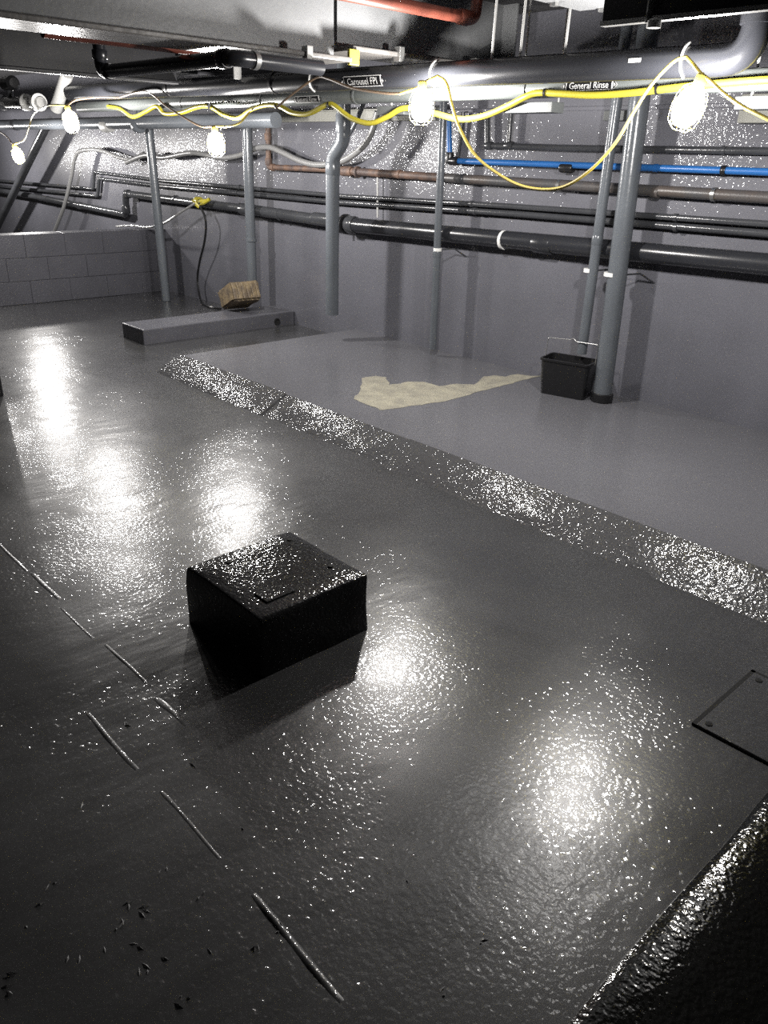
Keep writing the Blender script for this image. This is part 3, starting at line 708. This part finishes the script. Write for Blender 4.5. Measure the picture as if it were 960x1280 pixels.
# ================================================================== OVERHEAD STEEL
def ibeam(label, x0, x1, ya, yb, z, mf, mw, stiff=(), clamps=()):
    xm = (x0 + x1) / 2
    root = empty('steel_beam', (xm, (ya + yb) / 2, z)); tag(root, label, 'beam')
    MB().box((x0, ya, z), (x1, yb, z + 0.024)).build('bottom_flange', mf, root, smooth=False, bevel=0.006)
    MB().box((xm - 0.012, ya, z + 0.02), (xm + 0.012, yb, ZC + 0.01)).build('web', mw, root, smooth=False)
    for y in stiff: MB().box((xm, y, z + 0.02), (x1 - 0.02, y + 0.012, ZC + 0.01)).build('stiffener', mw, root, smooth=False)
    for y in clamps:
        MB().box((x1 - 0.03, y, z - 0.025), (x1 + 0.018, y + 0.04, z + 0.05)).build('beam_clamp', 'metal', root, smooth=False, bevel=0.004)
    return root
ibeam('pale grey steel beam crossing the ceiling at upper left', -4.02, -3.68, YF + 0.02, 3.18, 2.050, 'beam_flange', 'beam', clamps=(2.86,))
ibeam('pale grey steel beam reaching the back wall behind the red pipe', -4.02, -3.72, 3.22, WALL_Y - 0.3, 2.112, 'beam_flange', 'beam', stiff=(WALL_Y - 0.34,), clamps=(3.55, 4.2))
ibeam('steel beam coloured dark for shadow behind the pale beam', -6.00, -5.92, YF + 0.02, 3.42, 2.036, 'beam_dark', 'beam_dark')
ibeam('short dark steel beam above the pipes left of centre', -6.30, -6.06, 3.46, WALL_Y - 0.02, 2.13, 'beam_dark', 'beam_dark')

# black pipe with elbows under the pale beam, red pipes
uy = 2.40
u0 = W(125, 30, uy); u1 = W(127, 90, uy); u2 = W(292, 74, uy); u3 = XP(400, 86, u2.x)
u0 = Vector((u1.x, uy, ZC - 0.001)); u2 = Vector((u2.x, uy, u1.z)); u3 = Vector((u2.x, 2.93, u1.z))
pipe('elbow_pipe', 'black pipe with two elbows slung beneath the pale beam', [u0, u1, u2, u3], 0.036, 'pipe_big', fil=0.06,
     couplings=[(u1 + Vector((0, 0, 0.09)), Z_, 0.044, 0.05, 'pipe_big'), (u1 + Vector((0.09, 0, 0)), X_, 0.044, 0.05, 'pipe_big'), (u2 - Vector((0.08, 0, 0)), X_, 0.044, 0.06, 'pipe_big'), (u2 + Vector((0, 0.12, 0)), (0, 1, 0), 0.042, 0.03, 'metal')])
pipe('red_pipe', 'dull red pipe tucked under the flange of the pale beam', [Vector((-4.12, 1.7, 2.075)), Vector((-4.12, 3.3, 2.075))], 0.032, 'redpipe')
r0 = XP(440, -2, -3.46); r1 = XP(594, 21, -3.46); r1.z = r0.z = (r0.z + r1.z) / 2
pipe('red_pipe', 'red sprinkler pipe in front of the beam web near the ceiling', [r0 - Vector((0, 1.5, 0)), r1, r1 + Vector((0, 0.02, 0.3))], 0.032, 'redpipe', fil=0.05,
     couplings=[(r1 - Vector((0, 0.10, 0)), (0, 1, 0), 0.04, 0.08, 'redpipe')])
tag(MB().box((XP(434, 80, -3.72).x, XP(434, 80, -3.72).y, 2.04), (XP(434, 80, -3.72).x + 0.02, XP(434, 80, -3.72).y + 0.07, 2.115)).build('hanging_tag', 'yellow', smooth=False, bevel=0.003), 'small yellow tag hanging from the beam flange', 'tag')
q = XP(296, 87, -5.3); tag(MB().box((-5.3, q.y - 0.03, q.z - 0.06), (-5.29, q.y + 0.03, 2.16)).build('hanging_strap', 'white', smooth=False), 'short white strap hanging behind the black elbow pipe', 'strap')

# pale panel and dark channel at upper right
cz = 2.20; q = G(725, 14, cz)
pn = empty('ceiling_panel', (q.x + 0.6, q.y - 0.5, cz)); tag(pn, 'pale grey panel with bolts below the ceiling at upper right', 'panel')
MB().box((q.x, q.y - 1.3, cz), (q.x + 0.95, q.y, cz + 0.03)).build('sheet', 'beam', pn, smooth=False, bevel=0.003)
for (a_, b_) in ((692, 5), (752, 12)):
    e = G(a_, b_, cz); MB().lathe([(0.020, -0.012), (0.020, 0.004)], Matrix.Translation((e.x + 0.02, e.y - 0.02, cz)), 8).build('bolt', 'metal', pn, smooth=False)
for sx, sy in ((0.1, -0.1), (0.85, -0.1), (0.1, -1.2), (0.85, -1.2)):
    MB().tube([(q.x + sx, q.y + sy, cz + 0.02), (q.x + sx, q.y + sy, ZC + 0.01)], 0.008, 8).build('hanger_rod', 'metal', pn)
cy, c0 = 2.60, W(750, 33, 2.60); zb = c0.z
ch_ = empty('cable_channel', (0, cy, zb)); tag(ch_, 'dark steel channel with white highlight strip along lower edge at upper right', 'channel')
MB().box((c0.x, cy + 0.005, zb + 0.012), (XR - 0.02, cy + 0.11, zb + 0.10)).build('channel_body', 'beam_dark', ch_, smooth=False, bevel=0.004)
MB().box((c0.x, cy - 0.002, zb), (XR - 0.02, cy + 0.03, zb + 0.014)).build('edge_highlight', 'pipe_white', ch_, smooth=False)  # pale lip, the lower edge's highlight put in as white colour
e = W(812, 26, cy)
MB().tube([(e.x, cy - 0.01, zb - 0.005), (e.x, cy - 0.01, ZC + 0.01)], 0.009, 8).build('hanger_rod', 'strut', ch_)
MB().tube([(e.x + 0.9, cy + 0.05, zb + 0.05), (e.x + 0.9, cy + 0.05, ZC + 0.01)], 0.009, 8).build('hanger_rod', 'strut', ch_)
MB().lathe([(0.022, -0.02), (0.022, 0.0), (0.012, 0.006)], Matrix.Translation((e.x + 0.02, cy - 0.005, zb)), 10).build('hanger_nut', 'white', ch_)

# hanger rods over the thick pipe
for (a_, lab) in ((613, 'thin white hanger rod left of the pair above the thick pipe'), (648, 'thin white hanger rod above thick pipe, middle one'), (703, 'thin white hanger rod above thick pipe, right one')):
    e = onA(a_); tag(MB().tube([e + Vector((0, 0, DR - 0.004)), Vector((e.x + 0.01, e.y, ZC + 0.005))], 0.0065, 8).build('hanger_rod', 'pipe_white'), lab, 'rod', 'hanger rods')

# trapeze brackets below the pale pipe
def trapeze(pxa, pxb, label):
    a_, b_ = onB(pxa), onB(pxb); z0 = min(a_.z, b_.z) - 0.085
    root = empty('trapeze_bracket', (a_.x, LY, z0)); tag(root, label, 'bracket')
    MB().box((a_.x, LY - 0.045, z0 - 0.03), (b_.x, LY + 0.06, z0 + 0.02)).build('channel', 'strut', root, smooth=False, bevel=0.003)
    for t in (0.12, 0.88):
        x = a_.x + (b_.x - a_.x) * t
        MB().tube([(x, LY + 0.055, z0), (x, LY + 0.055, ZC + 0.005)], 0.006, 8).build('hanger_rod', 'pipe_white', root)
trapeze(638, 698, 'grey trapeze bracket under the pale pipe left of General Rinse')
trapeze(926, 985, 'grey trapeze bracket under the pale pipe at right edge')
trapeze(478, 512, 'grey trapeze bracket under the pale pipe beside the bulb')

# trunking and ledge on the back wall
a, b = W(335, 142, 4.9), W(548, 142, 4.9)
tk = empty('cable_trunking', ((a.x + b.x) / 2, 4.92, 1.85)); tag(tk, 'cream cable trunking fixed high on the back wall', 'trunking')
MB().box((a.x, 4.87, 1.855), (b.x, WALL_Y + 0.002, 1.945)).build('body', 'cream', tk, smooth=False, bevel=0.004)
MB().box((a.x, 4.862, 1.868), (b.x, 4.872, 1.932)).build('lid', 'cream', tk, smooth=False, bevel=0.003)
a = W(934, 137, 4.9)
tag(MB().box((a.x, 4.80, 1.82), (a.x + 0.9, WALL_Y + 0.002, 1.965)).build('trunking_box', 'cream', smooth=False, bevel=0.006), 'cream box mounted on the back wall behind the right bulb', 'box')
a = W(552, 140, 4.92)
struct(MB().box((a.x, 4.925, 1.905), (XR, WALL_Y + 0.002, 1.93)).build('trim_3', 'wall', smooth=False, bevel=0.004), 'narrow ledge along the upper back wall')
a = W(775, 142, 4.9)
tag(MB().box((a.x - 0.10, 4.87, 1.84), (a.x + 0.10, WALL_Y + 0.002, 1.90)).build('wall_bracket', 'strut', smooth=False, bevel=0.004), 'grey wall bracket behind the twin downpipes', 'bracket')

# valve assembly far left under the ceiling
vy = 3.5
v0, v1 = W(-60, 128, vy), W(52, 128, vy)
vr = empty('valve_pipe', v0); tag(vr, 'shiny flanged pipe with dark valve at far upper left', 'pipe')
MB().tube([v0, v1], 0.05, 18).build('pipe_run', 'metal', vr)
for a_, r_, l_, m_ in ((4, 0.075, 0.06, 'pipe_dark'), (33, 0.078, 0.05, 'metal'), (48, 0.080, 0.05, 'white')):
    e = W(a_, 128, vy); MB().tube([e - Vector((l_ / 2, 0, 0)), e + Vector((l_ / 2, 0, 0))], r_, 18).build('flange', m_, vr)
e = W(12, 104, vy); MB().tube([e + Vector((-0.13, 0, 0)), e + Vector((-0.11, 0, 0)), e + Vector((0.09, 0, 0)), e + Vector((0.12, 0, 0))], [0.05, 0.07, 0.07, 0.045], 16).build('valve_motor', 'black', vr)
MB().tube([e, W(13, 128, vy)], 0.03, 12).build('valve_stem', 'pipe_dark', vr)

# flecks of dried paint on the near floor
mb = MB(); rnd = random.Random(3)
for (a_, b_) in ((55,1125),(165,1128),(180,1136),(250,1122),(195,1198),(180,1215),(130,1188),(270,1186),(8,1225),(15,1240),(60,1105),(165,1185),(205,1090),(320,1190),(350,1165),(150,1160),(230,1250),(100,1010),(160,905),(420,1000),(560,1240),(610,1180),(500,1100),(90,1200),(38,1150),(300,1040),(240,960),(480,1000)):
    q = G(a_, b_, 0); n_ = rnd.randint(1, 3)
    for k in range(n_):
        x = q.x + rnd.uniform(-0.015, 0.015); y = q.y + rnd.uniform(-0.015, 0.015); l = rnd.uniform(0.004, 0.014); a2 = rnd.uniform(0, 3.1); z = fz(x, y)
        d_ = Vector((math.cos(a2), math.sin(a2), 0)) * l; n2 = Vector((-d_.y, d_.x, 0)).normalized() * rnd.uniform(0.002, 0.004)
        c_ = Vector((x, y, z))
        mb.add([c_ - d_, c_ + n2, c_ + d_, c_ - n2, c_ + Vector((0, 0, rnd.uniform(0.003, 0.006)))], [(0, 1, 4), (1, 2, 4), (2, 3, 4), (3, 0, 4), (3, 2, 1, 0)])
fl = mb.build('paint_flecks', 'fleck', floor, smooth=False); fl['kind'] = 'stuff'
